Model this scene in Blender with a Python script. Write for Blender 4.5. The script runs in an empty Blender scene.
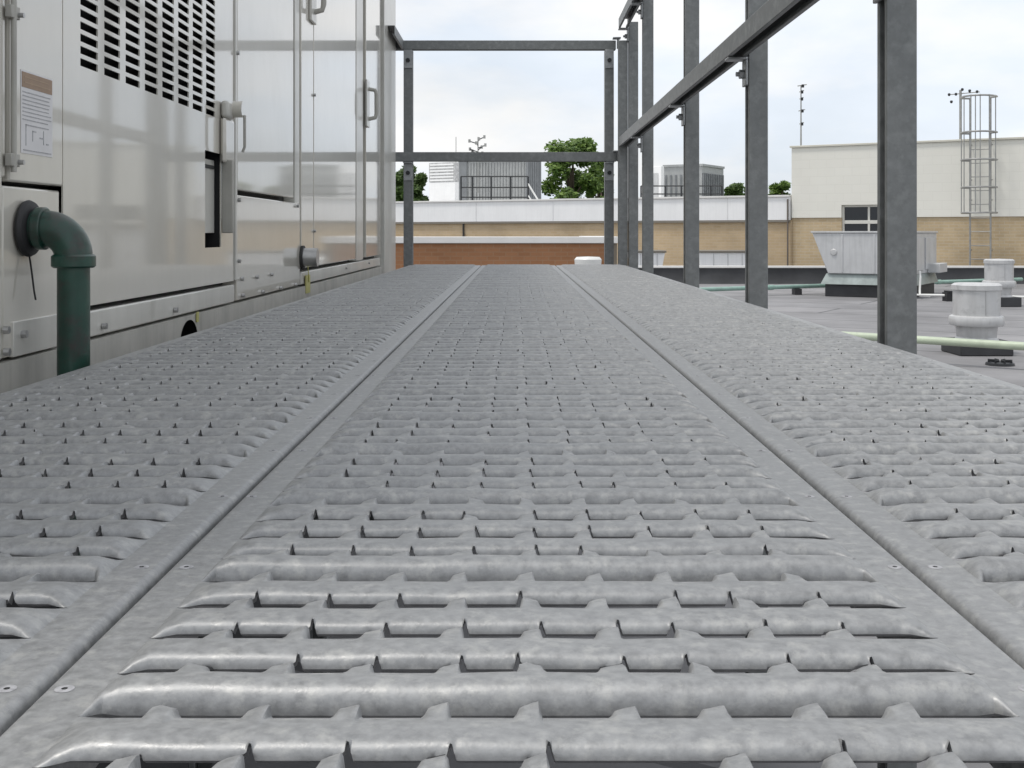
import bpy, math, random
from mathutils import Vector, Matrix
random.seed(7)
F = 1150.0; ZC = 0.139; VX = 516.0; VY = 232.0; W = 0.55
ROOF = -0.955
scene = bpy.context.scene
C = scene.collection
PI = math.pi

def P(px, py, Y):
    return Vector(((px-VX)*Y/F, Y, ZC-(py-VY)*Y/F))
def WY(px): return W*F/(VX-px)                 # depth along the unit's face
def WZ(px, py): return ZC-(py-VY)*W/(VX-px)

# ------------------------------------------------------------------ materials
MATS = {}
def new_mat(name):
    m = bpy.data.materials.new(name); m.use_nodes = True
    nt = m.node_tree; b = nt.nodes['Principled BSDF']
    return m, nt, b
def mat(name, col, rough=.6, metal=0., var=.15, scale=6., bump=0., bscale=60., coat=0., stretch=None,
        stain=None, stain_scale=3., stain_lo=.55, stain_hi=.7, rvar=0., coord='Object', spec=.5, bdist=.01, streak=0., specks=0.):
    if name in MATS: return MATS[name]
    m, nt, b = new_mat(name)
    N = nt.nodes; L = nt.links
    tc = N.new('ShaderNodeTexCoord')
    mp = N.new('ShaderNodeMapping'); L.new(tc.outputs[coord], mp.inputs['Vector'])
    if stretch: mp.inputs['Scale'].default_value = stretch
    no = N.new('ShaderNodeTexNoise'); no.inputs['Scale'].default_value = scale; no.inputs['Detail'].default_value = 6
    no.inputs['Roughness'].default_value = .6
    L.new(mp.outputs[0], no.inputs['Vector'])
    rp = N.new('ShaderNodeValToRGB')
    lo = [max(0, c*(1-var)) for c in col]; hi = [min(1, c*(1+var)) for c in col]
    rp.color_ramp.elements[0].position = .3; rp.color_ramp.elements[0].color = (*lo, 1)
    rp.color_ramp.elements[1].position = .7; rp.color_ramp.elements[1].color = (*hi, 1)
    L.new(no.outputs['Fac'], rp.inputs['Fac'])
    out = rp.outputs['Color']
    if stain:
        n2 = N.new('ShaderNodeTexNoise'); n2.inputs['Scale'].default_value = stain_scale; n2.inputs['Detail'].default_value = 8
        n2.inputs['Roughness'].default_value = .65
        L.new(mp.outputs[0], n2.inputs['Vector'])
        r2 = N.new('ShaderNodeValToRGB')
        r2.color_ramp.elements[0].position = stain_lo; r2.color_ramp.elements[0].color = (0, 0, 0, 1)
        r2.color_ramp.elements[1].position = stain_hi; r2.color_ramp.elements[1].color = (1, 1, 1, 1)
        L.new(n2.outputs['Fac'], r2.inputs['Fac'])
        mx = N.new('ShaderNodeMixRGB'); L.new(r2.outputs['Color'], mx.inputs['Fac'])
        L.new(out, mx.inputs['Color1']); mx.inputs['Color2'].default_value = (*stain, 1)
        out = mx.outputs['Color']
    if streak:       # rain streaks and grime running down the sheet
        m3 = N.new('ShaderNodeMapping'); m3.inputs['Scale'].default_value = (14, 14, .8); L.new(tc.outputs[coord], m3.inputs['Vector'])
        n4 = N.new('ShaderNodeTexNoise'); n4.inputs['Scale'].default_value = 1.6; n4.inputs['Detail'].default_value = 7; n4.inputs['Roughness'].default_value = .7
        L.new(m3.outputs[0], n4.inputs['Vector'])
        a4 = N.new('ShaderNodeMapRange'); a4.inputs['From Min'].default_value = .45; a4.inputs['From Max'].default_value = .75
        a4.inputs['To Min'].default_value = 1; a4.inputs['To Max'].default_value = 1-streak; L.new(n4.outputs['Fac'], a4.inputs['Value'])
        x4 = N.new('ShaderNodeMixRGB'); x4.blend_type = 'MULTIPLY'; x4.inputs['Fac'].default_value = 1
        L.new(out, x4.inputs['Color1']); L.new(a4.outputs[0], x4.inputs['Color2']); out = x4.outputs['Color']
    if specks:       # small dirt patches and scuffs
        n5 = N.new('ShaderNodeTexNoise'); n5.inputs['Scale'].default_value = 55; n5.inputs['Detail'].default_value = 10; n5.inputs['Roughness'].default_value = .75
        L.new(tc.outputs[coord], n5.inputs['Vector'])
        a5 = N.new('ShaderNodeMapRange'); a5.inputs['From Min'].default_value = .56; a5.inputs['From Max'].default_value = .66
        a5.inputs['To Min'].default_value = 1; a5.inputs['To Max'].default_value = 1-specks; L.new(n5.outputs['Fac'], a5.inputs['Value'])
        x5 = N.new('ShaderNodeMixRGB'); x5.blend_type = 'MULTIPLY'; x5.inputs['Fac'].default_value = 1
        L.new(out, x5.inputs['Color1']); L.new(a5.outputs[0], x5.inputs['Color2']); out = x5.outputs['Color']
    L.new(out, b.inputs['Base Color'])
    b.inputs['Roughness'].default_value = rough; b.inputs['Metallic'].default_value = metal
    b.inputs['Specular IOR Level'].default_value = spec
    b.inputs['Coat Weight'].default_value = coat
    b.inputs['Coat Roughness'].default_value = .05
    if rvar:
        mr = N.new('ShaderNodeMapRange'); mr.inputs['To Min'].default_value = max(.02, rough-rvar); mr.inputs['To Max'].default_value = rough+rvar
        mr.inputs['From Min'].default_value = .3; mr.inputs['From Max'].default_value = .7
        L.new(no.outputs['Fac'], mr.inputs['Value']); L.new(mr.outputs[0], b.inputs['Roughness'])
    if bump:
        n3 = N.new('ShaderNodeTexNoise'); n3.inputs['Scale'].default_value = bscale; n3.inputs['Detail'].default_value = 4
        L.new(mp.outputs[0], n3.inputs['Vector'])
        bp = N.new('ShaderNodeBump'); bp.inputs['Strength'].default_value = bump; bp.inputs['Distance'].default_value = bdist
        L.new(n3.outputs['Fac'], bp.inputs['Height']); L.new(bp.outputs[0], b.inputs['Normal'])
    MATS[name] = m
    return m

def brick_mat(name, c1, c2, mortar, bw, bh, ms=.01, axes='XZ', rot=0., rough=.85, bump=.3, offset=.5, var=.25, vscale=1.2):
    m, nt, b = new_mat(name); N = nt.nodes; L = nt.links
    tc = N.new('ShaderNodeTexCoord'); sp = N.new('ShaderNodeSeparateXYZ'); L.new(tc.outputs['Object'], sp.inputs[0])
    cb = N.new('ShaderNodeCombineXYZ')
    if axes == 'XZ':
        ad = N.new('ShaderNodeMath'); ad.operation = 'ADD'
        L.new(sp.outputs['X'], ad.inputs[0]); L.new(sp.outputs['Y'], ad.inputs[1])
        L.new(ad.outputs[0], cb.inputs['X']); L.new(sp.outputs['Z'], cb.inputs['Y'])
    else:
        L.new(sp.outputs['X'], cb.inputs['X']); L.new(sp.outputs['Y'], cb.inputs['Y'])
    mp = N.new('ShaderNodeMapping'); mp.inputs['Rotation'].default_value = (0, 0, rot); L.new(cb.outputs[0], mp.inputs['Vector'])
    br = N.new('ShaderNodeTexBrick'); br.inputs['Scale'].default_value = 1
    br.inputs['Color1'].default_value = (*c1, 1); br.inputs['Color2'].default_value = (*c2, 1); br.inputs['Mortar'].default_value = (*mortar, 1)
    br.inputs['Brick Width'].default_value = bw; br.inputs['Row Height'].default_value = bh
    br.inputs['Mortar Size'].default_value = ms; br.inputs['Mortar Smooth'].default_value = .1; br.offset = offset
    L.new(mp.outputs[0], br.inputs['Vector'])
    no = N.new('ShaderNodeTexNoise'); no.inputs['Scale'].default_value = vscale; no.inputs['Detail'].default_value = 8
    no.inputs['Roughness'].default_value = .65
    L.new(tc.outputs['Object'], no.inputs['Vector'])
    mr = N.new('ShaderNodeMapRange'); mr.inputs['From Min'].default_value = .3; mr.inputs['From Max'].default_value = .7
    mr.inputs['To Min'].default_value = 1-var; mr.inputs['To Max'].default_value = 1+var; L.new(no.outputs['Fac'], mr.inputs['Value'])
    mx = N.new('ShaderNodeMixRGB'); mx.blend_type = 'MULTIPLY'; mx.inputs['Fac'].default_value = 1
    L.new(br.outputs['Color'], mx.inputs['Color1']); L.new(mr.outputs[0], mx.inputs['Color2'])
    L.new(mx.outputs['Color'], b.inputs['Base Color']); b.inputs['Roughness'].default_value = rough
    bp = N.new('ShaderNodeBump'); bp.inputs['Strength'].default_value = bump; bp.inputs['Distance'].default_value = .01
    L.new(br.outputs['Fac'], bp.inputs['Height']); bp.invert = True; L.new(bp.outputs[0], b.inputs['Normal'])
    MATS[name] = m
    return m

deckm = mat('galvanised_deck', (.30, .304, .308), .48, .36, .22, 210, .22, 500, stain=(.43, .43, .42), stain_scale=120, stain_lo=.52, stain_hi=.72, rvar=.1, bdist=.0006, specks=.16)
weldm = mat('weld_mark', (.37, .37, .385), .6, .1, .3, 300)
hole_m = mat('torn_slot', (.02, .02, .02), .9, 0, .2, 50)
strut = mat('galvanised_strut', (.195, .203, .205), .5, .5, .16, 60, .2, 150, stain=(.26, .27, .27), stain_scale=40, stain_lo=.5, stain_hi=.7, rvar=.1, bdist=.001)
fitting = mat('zinc_fitting', (.33, .34, .35), .42, .6, .2, 60)
paint = mat('unit_paint', (.60, .575, .515), .28, 0, .04, 2.5, .5, 2.2, coat=1.0, bdist=.02, streak=.045,
            stain=(.54, .51, .445), stain_scale=4, stain_lo=.5, stain_hi=.85)
paint2 = mat('unit_frame_paint', (.58, .57, .53), .3, 0, .1, 7, .15, 30, coat=.2, bdist=.002, streak=.12, stain=(.36, .35, .31), stain_scale=9, stain_lo=.6, stain_hi=.85)
basem = mat('base_rail_paint', (.42, .41, .375), .55, 0, .12, 12, .2, 40, streak=.25, stain=(.25, .23, .2), stain_scale=6, stain_lo=.58, stain_hi=.75, bdist=.002)
gasket = mat('gasket_rubber', (.03, .03, .03), .7, 0, .1, 10)
dark = mat('dark_interior', (.012, .012, .013), .9, 0, .1, 5)
chrome = mat('handle_metal', (.45, .45, .45), .3, .7, .1, 30)
greenpipe = mat('green_pipe_paint', (.012, .050, .036), .34, 0, .4, 16, .25, 60, coat=.15, stain=(.035, .03, .028), stain_scale=26, stain_lo=.5, stain_hi=.68, bdist=.002)
rubber = mat('black_rubber', (.02, .02, .022), .6, 0, .2, 30)
membrane = brick_mat('roof_membrane', (.215, .212, .218), (.235, .23, .236), (.11, .11, .115), 9., 1.1, .025, axes='XY', rot=math.radians(31), rough=.8, bump=.2, var=.3, vscale=.7)
blackmem = mat('black_membrane', (.032, .033, .036), .6, 0, .35, 2, .3, 8, bdist=.01)
whitecap = mat('white_coping', (.72, .71, .69), .5, 0, .06, 3)
tan = brick_mat('tan_brick', (.46, .345, .21), (.50, .385, .245), (.49, .39, .27), .21, .07, .008, vscale=.8, var=.16)
tan2 = brick_mat('wall_tan_brick', (.46, .35, .215), (.51, .40, .255), (.50, .42, .30), .21, .07, .008, vscale=1.0, var=.2)
orange = brick_mat('orange_brick', (.30, .14, .065), (.345, .165, .08), (.32, .18, .10), .15, .05, .006, vscale=1.5, var=.12)
cream = brick_mat('cream_block', (.77, .755, .69), (.78, .765, .70), (.745, .73, .665), .4, .2, .008, rough=.7, bump=.15, var=.04, vscale=.5)
whiteband = mat('white_metal_fascia', (.86, .86, .86), .45, 0, .04, 1.5, streak=.06)
grey_screen = mat('screen_metal', (.36, .37, .37), .5, .1, .12, 3, stretch=(4, 4, 1))
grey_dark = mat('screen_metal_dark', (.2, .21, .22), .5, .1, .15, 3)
vent_al = mat('vent_aluminium', (.56, .56, .56), .45, .25, .08, 7, .1, 20, streak=.15, stain=(.42, .42, .42), stain_scale=5, bdist=.003)
hoodm = mat('hood_metal', (.56, .565, .57), .42, .15, .07, 3, .1, 5, streak=.15, stain=(.47, .48, .48), stain_scale=2.5, bdist=.004)
curbg = mat('curb_flashing', (.3, .34, .33), .45, .3, .2, 6)
palegreen = mat('pale_green_paint', (.44, .50, .38), .45, 0, .12, 9)
tealgreen = mat('teal_green_paint', (.25, .38, .33), .45, 0, .12, 9)
whitepvc = mat('white_pvc', (.72, .72, .70), .4, 0, .05, 5)
blackiron = mat('black_iron', (.025, .027, .03), .5, .2, .1, 10)
ladderm = mat('ladder_metal', (.33, .33, .32), .5, .4, .15, 10)
winframe = mat('window_frame', (.66, .65, .6), .5, 0, .05, 5)
glass = mat('dark_glass', (.015, .017, .02), .08, 0, .1, 2)
yellow = mat('yellow_tag', (.42, .40, .14), .5, 0, .15, 30)
stickw = mat('sticker_white', (.66, .65, .66), .35, 0, .06, 30)
sticko = mat('sticker_brown', (.27, .17, .10), .4, 0, .1, 60)
stickg = mat('sticker_ink', (.36, .36, .38), .4, 0, .3, 300)
bark = mat('bark', (.10, .075, .055), .9, 0, .3, 3, .5, 8)
ground_m = mat('ground_grass', (.07, .10, .045), .95, 0, .3, .05)

def leaf_mat(name, a, b_):
    m, nt, b = new_mat(name); N = nt.nodes; L = nt.links
    g = N.new('ShaderNodeNewGeometry'); rp = N.new('ShaderNodeValToRGB')
    rp.color_ramp.elements[0].color = (*a, 1); rp.color_ramp.elements[1].color = (*b_, 1)
    L.new(g.outputs['Random Per Island'], rp.inputs['Fac']); L.new(rp.outputs['Color'], b.inputs['Base Color'])
    b.inputs['Roughness'].default_value = .6
    tr = N.new('ShaderNodeBsdfTranslucent'); L.new(rp.outputs['Color'], tr.inputs['Color'])
    mx = N.new('ShaderNodeMixShader'); mx.inputs[0].default_value = .3
    out = N['Material Output']
    L.new(b.outputs[0], mx.inputs[1]); L.new(tr.outputs[0], mx.inputs[2]); L.new(mx.outputs[0], out.inputs['Surface'])
    return m
leafm = leaf_mat('leaves', (.06, .12, .022), (.20, .30, .065))
leafd = leaf_mat('leaves_dark', (.04, .08, .02), (.12, .19, .05))

# ------------------------------------------------------------------ mesh helpers
class MB:
    def __init__(s): s.v = []; s.f = []; s.mi = []; s.sm = []; s.mats = []
    def m(s, material):
        if material not in s.mats: s.mats.append(material)
        return s.mats.index(material)
    def add(s, vs, fs, material, smooth=False):
        o = len(s.v); k = s.m(material)
        s.v += [tuple(q) for q in vs]
        for f in fs: s.f.append(tuple(o+i for i in f)); s.mi.append(k); s.sm.append(smooth)
    def box(s, a, b, material, M=None):
        x0, y0, z0 = a; x1, y1, z1 = b
        vs = [Vector(q) for q in ((x0,y0,z0),(x1,y0,z0),(x1,y1,z0),(x0,y1,z0),(x0,y0,z1),(x1,y0,z1),(x1,y1,z1),(x0,y1,z1))]
        if M: vs = [M @ q for q in vs]
        s.add(vs, [(0,3,2,1),(4,5,6,7),(0,1,5,4),(1,2,6,5),(2,3,7,6),(3,0,4,7)], material)
    def cyl(s, p0, p1, r, material, r1=None, n=20, caps=True):
        p0 = Vector(p0); p1 = Vector(p1); r1 = r if r1 is None else r1
        d = (p1-p0).normalized(); u = d.orthogonal().normalized(); w = d.cross(u)
        vs = []
        for p, rr in ((p0, r), (p1, r1)):
            for i in range(n):
                a = 2*PI*i/n; vs.append(p+u*math.cos(a)*rr+w*math.sin(a)*rr)
        s.add(vs, [(i, (i+1) % n, n+(i+1) % n, n+i) for i in range(n)], material, True)
        if caps:
            s.add(vs[:n], [tuple(reversed(range(n)))], material); s.add(vs[n:], [tuple(range(n))], material)
    def tube(s, pts, r, material, n=12, caps=True):
        pts = [Vector(p) for p in pts]; rs = r if isinstance(r, (list, tuple)) else [r]*len(pts)
        vs = []; u = None
        for i, p in enumerate(pts):
            d = (pts[min(i+1, len(pts)-1)]-pts[max(i-1, 0)]).normalized()
            if u is None: u = d.orthogonal().normalized()
            else: u = (u-d*u.dot(d)).normalized()
            w = d.cross(u)
            for k in range(n):
                a = 2*PI*k/n; vs.append(p+u*math.cos(a)*rs[i]+w*math.sin(a)*rs[i])
        fs = []
        for i in range(len(pts)-1):
            for k in range(n): fs.append((i*n+k, i*n+(k+1) % n, (i+1)*n+(k+1) % n, (i+1)*n+k))
        s.add(vs, fs, material, True)
        if caps:
            s.add(vs[:n], [tuple(reversed(range(n)))], material); s.add(vs[-n:], [tuple(range(n))], material)
    def lathe(s, c, prof, material, n=36):
        c = Vector(c); vs = []
        for r, z in prof:
            for k in range(n):
                a = 2*PI*k/n; vs.append(c+Vector((math.cos(a)*r, math.sin(a)*r, z)))
        fs = []
        for i in range(len(prof)-1):
            for k in range(n): fs.append((i*n+k, i*n+(k+1) % n, (i+1)*n+(k+1) % n, (i+1)*n+k))
        o = len(s.v); s.add(vs, fs, material, False)
        for j in range(len(s.sm)-len(fs), len(s.sm)): s.sm[j] = True
    def prism(s, poly, vec, material):
        poly = [Vector(p) for p in poly]; vec = Vector(vec); n = len(poly)
        vs = poly+[p+vec for p in poly]
        s.add(vs, [tuple(reversed(range(n))), tuple(range(n, 2*n))]+[(i, (i+1) % n, n+(i+1) % n, n+i) for i in range(n)], material)
    def build(s, name, parent=None, bevel=0, loc=None, split=False):
        me = bpy.data.meshes.new(name); me.from_pydata(s.v, [], s.f)
        for mm in s.mats: me.materials.append(mm)
        me.polygons.foreach_set('material_index', s.mi); me.polygons.foreach_set('use_smooth', s.sm)
        me.update()
        o = bpy.data.objects.new(name, me); C.objects.link(o)
        if parent is not None: o.parent = parent
        if loc: o.location = loc
        if bevel:
            b = o.modifiers.new('bevel', 'BEVEL'); b.width = bevel; b.segments = 2; b.limit_method = 'ANGLE'; b.angle_limit = .7
        if any(s.sm) or bevel:
            try:
                me.set_sharp_from_angle(angle=math.radians(40))
            except Exception: pass
        return o

def tag(o, label=None, cat=None, group=None, kind=None):
    if label: o['label'] = label
    if cat: o['category'] = cat
    if group: o['group'] = group
    if kind: o['kind'] = kind
    return o
def empty(name, loc, rz=0, label=None, cat=None, group=None):
    o = bpy.data.objects.new(name, None); C.objects.link(o); o.location = loc; o.rotation_euler = (0, 0, rz)
    o.empty_display_size = .1
    return tag(o, label, cat, group)
def boxes(name, lst, material, parent=None, bevel=0):
    mb = MB()
    for a, b in lst: mb.box(a, b, material)
    return mb.build(name, parent, bevel)

A_ = .0206; O_ = .011; T_ = .0027; L_ = .008
SEC = [(-A_,-A_),(A_,-A_),(A_,A_),(O_,A_),(O_,A_-L_),(O_+T_,A_-L_),(O_+T_,A_-T_),(A_-T_,A_-T_),(A_-T_,-A_+T_),(-A_+T_,-A_+T_),(-A_+T_,A_-T_),(-O_-T_,A_-T_),(-O_-T_,A_-L_),(-O_,A_-L_),(-O_,A_),(-A_,A_)]
def channel(name, p0, p1, opening, parent, holes=False):
    """slotted steel strut: C section from p0 to p1 (centre line), open towards 'opening'"""
    p0 = Vector(p0); p1 = Vector(p1); v = Vector(opening).normalized(); d = (p1-p0).normalized(); u = v.cross(d).normalized()
    mb = MB(); poly = [p0+u*a+v*b for a, b in SEC]
    mb.prism(poly, p1-p0, strut)
    return mb.build(name, parent, .0012)

# ------------------------------------------------------------------ the setting
RZ = math.atan2(-.5145, .857)
D1 = Vector((.857, -.5145, 0)).normalized(); D2 = Vector((.5145, .857, 0)).normalized()

mb = MB(); mb.box((-900, -900, -8.3), (900, 900, -8.0), ground_m); tag(mb.build('ground'), kind='structure')
mb = MB(); mb.box((-16, -12, -1.5), (24, 34, ROOF), membrane); tag(mb.build('flat_roof'), kind='structure')
mb = MB(); mb.box((-15.5, -11.5, -8.05), (23.5, 33.5, -1.502), tan); tag(mb.build('lower_building', None), 'tan brick walls of the building under the flat roof', 'building')

# black upstand with white coping
pr = empty('roof_upstand', (3.2, 24.3, ROOF), 0, 'low black membrane upstand with thin white coping between walkway posts and cream wall', 'low wall')
mb = MB(); n = 40; vs = []
for i in range(n+1):
    x = -1.6+i*10.1/n
    w = .03*math.sin(i*1.7)+.02*random.random()
    vs += [(x, -.10+w*.5, 0.001), (x, -.02+w*.3, .12), (x, 0, .33), (x, .22, .33), (x, .22, .001)]
fs = []
for i in range(n):
    for k in range(4): a = i*5+k; fs.append((a, a+5, a+6, a+1))
mb.add(vs, fs, blackmem, True); mb.build('upstand', pr)
boxes('coping', [((-1.6, -.03, .333), (8.5, .25, .375))], whitecap, pr, .005)

# orange brick parapet beyond the walkway
op = empty('brick_parapet', (-2.6, 14.0, ROOF), 0, 'low orange brown brick parapet with pale coping just beyond the end of the walkway', 'parapet wall')
top = P(500, 243.5, 14).z-ROOF
xr = P(617, 240, 14).x+2.6
boxes('brick_wall', [((-6, 0, .002), (xr-.1, .3, top)), ], orange, op)
boxes('return_wall', [((xr-.097, 0.0, .002), (xr, 2.4, top))], mat('dull_brown', (.2, .17, .13), .8, 0, .15, 3), op)  # return in plain dull brown instead of the orange brick
boxes('coping', [((-6, -.04, top+.003), (xr+.03, .34, top+.083)), ((xr-.33, .344, top+.003), (xr+.03, 2.44, top+.083))], whitecap, op, .006)

# building with the white metal fascia
A0 = Vector((6.5, 27.5, 0))
fb = empty('brick_building', (A0.x, A0.y, ROOF), RZ, 'long low tan brick building with wide white metal fascia across the middle distance', 'building')
zt = P(788, 195, 27.5).z-ROOF; zb = P(788, 220, 27.5).z-ROOF
boxes('brick_wall', [((-26, 0, -7), (.09, 12, zb))], tan, fb)
mbf = MB(); mbf.box((-26, -.06, zb+.003), (.06, 12, zt-.05), whiteband)
for i in range(11): mbf.box((-26+i*2.45, -.072, zb+.01), (-25.985+i*2.45, -.0605, zt-.06), mat('fascia_seam', (.74, .74, .74), .5, 0, .05, 3))
mbf.build('fascia', fb)
boxes('fascia_trim', [((-26, -.10, zt-.047), (.06, 12, zt))], whitecap, fb, .006)
boxes('band_shadow', [((-26, -.066, zb-.05), (.06, -.004, zb))], mat('painted_shadow', (.22, .2, .17), .6, 0, .1, 2), fb)  # dark strip painting in the shadow line under the white fascia
boxes('downpipe', [((.005, -.10, -6.5), (.04, -.065, zt-.1))], mat('brown_downpipe', (.12, .1, .085), .5, 0, .1, 3), fb, .01)
boxes('control_joint', [((-9.3, -.012, -1), (-9.26, -.002, zb-.06))], mat('sealant', (.2, .17, .13), .8, 0, .1, 3), fb)
mb = MB(); mb.cyl((-9.28, -.05, zb-.06), (-9.28, -.05, zb-.42), .018, blackiron); mb.box((-9.36, -.12, zb-.5), (-9.2, -.01, zb-.42), blackiron); mb.build('wall_lamp', fb)

# cream building
B0 = Vector((6.55, 27.5, 0))
cb = empty('block_building', (B0.x+.05, B0.y, ROOF), RZ, 'cream block building with tan brick base standing right of the white fascia', 'building')
ct = P(790, 146, 27.5).z-ROOF; cm = P(790, 218, 27.5).z-ROOF
wx0 = None
def along(px):     # distance along the cream wall where the photo column px meets it
    k = (px-VX)/F; Y = (27.5+.6*6.55)/(1+.6*k); X = k*Y
    return (X-B0.x)/D1.x, Vector((X, Y, 0))
a0, p0_ = along(839.5); a1, p1_ = along(907)
wz1 = ZC-(205-VY)*p0_.y/F-ROOF; wz0 = wz1-1.0
# lower wall with a window opening
mb = MB(); Lw = 16
mb.box((0, 0, -7), (a0, 12, cm), tan2); mb.box((a1, 0, -7), (Lw, 12, cm), tan2); mb.box((a0, 0.003, -7), (a1, 12, wz0), tan2); mb.box((a0, .25, wz0), (a1, 12, cm), tan2)
mb.build('brick_base', cb)
mb = MB(); mb.box((0, -.03, cm+.003), (a0, 12, ct-.05), cream); mb.box((a1, -.03, cm+.003), (Lw, 12, ct-.05), cream); mb.box((a0, -.03, wz1), (a1, 12, ct-.05), cream)
mb.box((a0, .25, cm+.003), (a1, 11.9, wz1-.003), cream)
mb.build('block_wall', cb)
boxes('coping', [((-.04, -.07, ct-.047), (Lw, 12, ct))], mat('cream_coping', (.64, .62, .54), .5, 0, .06, 2), cb, .006)
fr = MB(); fw = .05
fr.box((a0, .05, wz0), (a0+fw, .12, wz1), winframe); fr.box((a1-fw, .05, wz0), (a1, .12, wz1), winframe)
fr.box((a0+fw, .05, wz1-fw), (a1-fw, .12, wz1), winframe); fr.box((a0+fw, .05, wz0), (a1-fw, .12, wz0+fw), winframe)
wm = a0+(along(866)[0]-a0); wn = a0+(a1-a0)*.68
wobj_mid = wz1-.44
for xx in (wm-.025, wn): fr.box((xx, .06, wz0+fw), (xx+.05, .115, wz1-fw), winframe)
fr.box((a0+fw, .055, wobj_mid), (a1-fw, .118, wobj_mid+.08), winframe)
wo = fr.build('window', cb, .004)
boxes('pane', [((a0+fw-.01, .08, wz0+.02), (a1-fw+.01, .09, wz1-.02))], glass, wo)

# caged ladder
lp = along(982)[1]
lad = empty('caged_ladder', (lp.x, lp.y, ROOF), RZ, 'galvanised caged ladder rising above the cream wall at the right', 'ladder')
zc_ = lambda py: ZC-(py-VY)*lp.y/F-ROOF
for sx in (-.21, .21):
    mb = MB(); mb.tube([(sx, -.22, .05), (sx, -.22, zc_(98))], .02, ladderm, 8); mb.build('rail', lad)
z = .2
while z < zc_(140):
    mb = MB(); mb.tube([(-.21, -.22, z), (.21, -.22, z)], .011, ladderm, 6); mb.build('rung', lad); z += .3
def hoop_pts(w, d, full=True):
    pts = [(-.21, -.22)]
    for i in range(0, 13):
        a = PI*i/12; pts.append((-w*math.cos(a), -.22-.12-d*math.sin(a)))
    pts.append((.21, -.22)); return pts
for py in (99, 134, 161, 188, 213):
    mb = MB(); z = zc_(py); w = .36
    mb.tube([(x, y, z) for x, y in hoop_pts(w, .5)], .022, ladderm, 6); mb.build('hoop', lad)
hp = hoop_pts(.36, .5)
for i in (2, 4, 6, 7, 8, 10, 12):
    x, y = hp[i]; mb = MB(); mb.tube([(x, y, zc_(213)), (x, y, zc_(98))], .012, ladderm, 6); mb.build('cage_bar', lad)
for sx in (-.21, .21):
    for py in (145, 180, 200, 250):
        mb = MB(); mb.tube([(sx, -.22, zc_(py)), (sx, -.035, zc_(py))], .018, ladderm, 6); mb.build('wall_bracket', lad)

# weather station mast, thin mast, antenna cluster
wp = P(960.5, 0, 26.6); wp.z = 0
ws = empty('weather_mast', (wp.x, wp.y, ROOF), RZ, 'short mast with spinning cup arm beside the caged ladder top', 'weather mast')
zw = lambda py: ZC-(py-VY)*wp.y/F-ROOF
mb = MB(); mb.tube([(0, 0, ct-.02), (0, 0, zw(90))], .03, ladderm, 8); mb.build('mast', ws)
mb = MB(); mb.tube([(-.27, 0, zw(94)), (.42, 0, zw(93))], .012, ladderm, 6); mb.build('cross_arm', ws)
for x, dz in ((-.25, 0), (-.1, .0), (-.2, -.17), (.2, .06), (.36, .03), (.04, .1)):
    mb = MB(); mb.lathe((x, 0, zw(94)+dz), [(0.001, .035), (.025, .03), (.035, 0), (.02, -.03), (.001, -.035)], blackiron, 10); mb.build('wind_cup', ws)
mp_ = P(801, 0, 28.3); mp_.z = 0
rm = empty('radio_mast', (mp_.x, mp_.y, ROOF), 0, 'thin radio mast with small antennas on the cream roof\'s left end', 'antenna')
zm = lambda py: ZC-(py-VY)*mp_.y/F-ROOF
mb = MB(); mb.tube([(0, 0, ct-.02), (0, 0, zm(86))], [.022, .014], ladderm, 8); mb.build('mast', rm)
for py, w in ((86, .14), (92, .07), (99, .06), (111, .10), (124, .07)):
    mb = MB(); mb.tube([(-w*.6, 0, zm(py)), (w, 0, zm(py-1.5))], .013, ladderm, 6); mb.box((w*.3-.025, -.03, zm(py+1.5)), (w*.3+.03, .03, zm(py-1.5)), blackiron); mb.build('aerial', rm)

# roof structures on the fascia building
ROOF2 = zt+ROOF-.05
def rot_box(name, px_left, px_corner, px_right, py_top, Y, mats, label, cat, cap=True, group=None, ribs=True):
    k = (px_corner-VX)/F; c = Vector((k*Y, Y, 0))
    kl = (px_left-VX)/F; t = (c.x-kl*c.y)/(D1.x-kl*D1.y*1.0) if True else 0
    # left point c - D1*t : (c.x-D1.x t)/(c.y-D1.y t)=kl
    t = (c.x-kl*c.y)/(D1.x-kl*D1.y)
    kr = (px_right-VX)/F; s_ = (kr*c.y-c.x)/(D2.x-kr*D2.y)
    h = ZC-(py_top-VY)*Y/F-ROOF2
    e = empty(name, (c.x, c.y, ROOF2), RZ, label, cat, group)
    return e, t, s_, h
e, t, s_, h = rot_box('screened_plant_room', 460, 528, 541, 157.5, 39, None, 'grey louvred plant screen behind black railing in the middle distance', 'roof plant')
mb = MB(); mb.box((-t, 0, 0), (0, s_, h), grey_screen)
for i in range(int(t/.12)): mb.box((-t+.06+i*.12, -.03, .1), (-t+.10+i*.12, -.002, h-.12), grey_screen)
mb.build('screen_wall', e)
mb = MB()
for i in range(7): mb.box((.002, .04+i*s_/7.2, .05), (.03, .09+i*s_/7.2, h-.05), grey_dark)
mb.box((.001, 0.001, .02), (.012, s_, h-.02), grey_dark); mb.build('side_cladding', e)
boxes('corner_post', [((-t-.03, -.06, 0), (-t+.32, -.035, h-.05)), ((-.06, -.06, 0), (.04, -.035, h))], grey_dark, e)
boxes('top_rail', [((-t-.05, -.09, h), (.06, s_, h+.09))], grey_screen, e)
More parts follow.
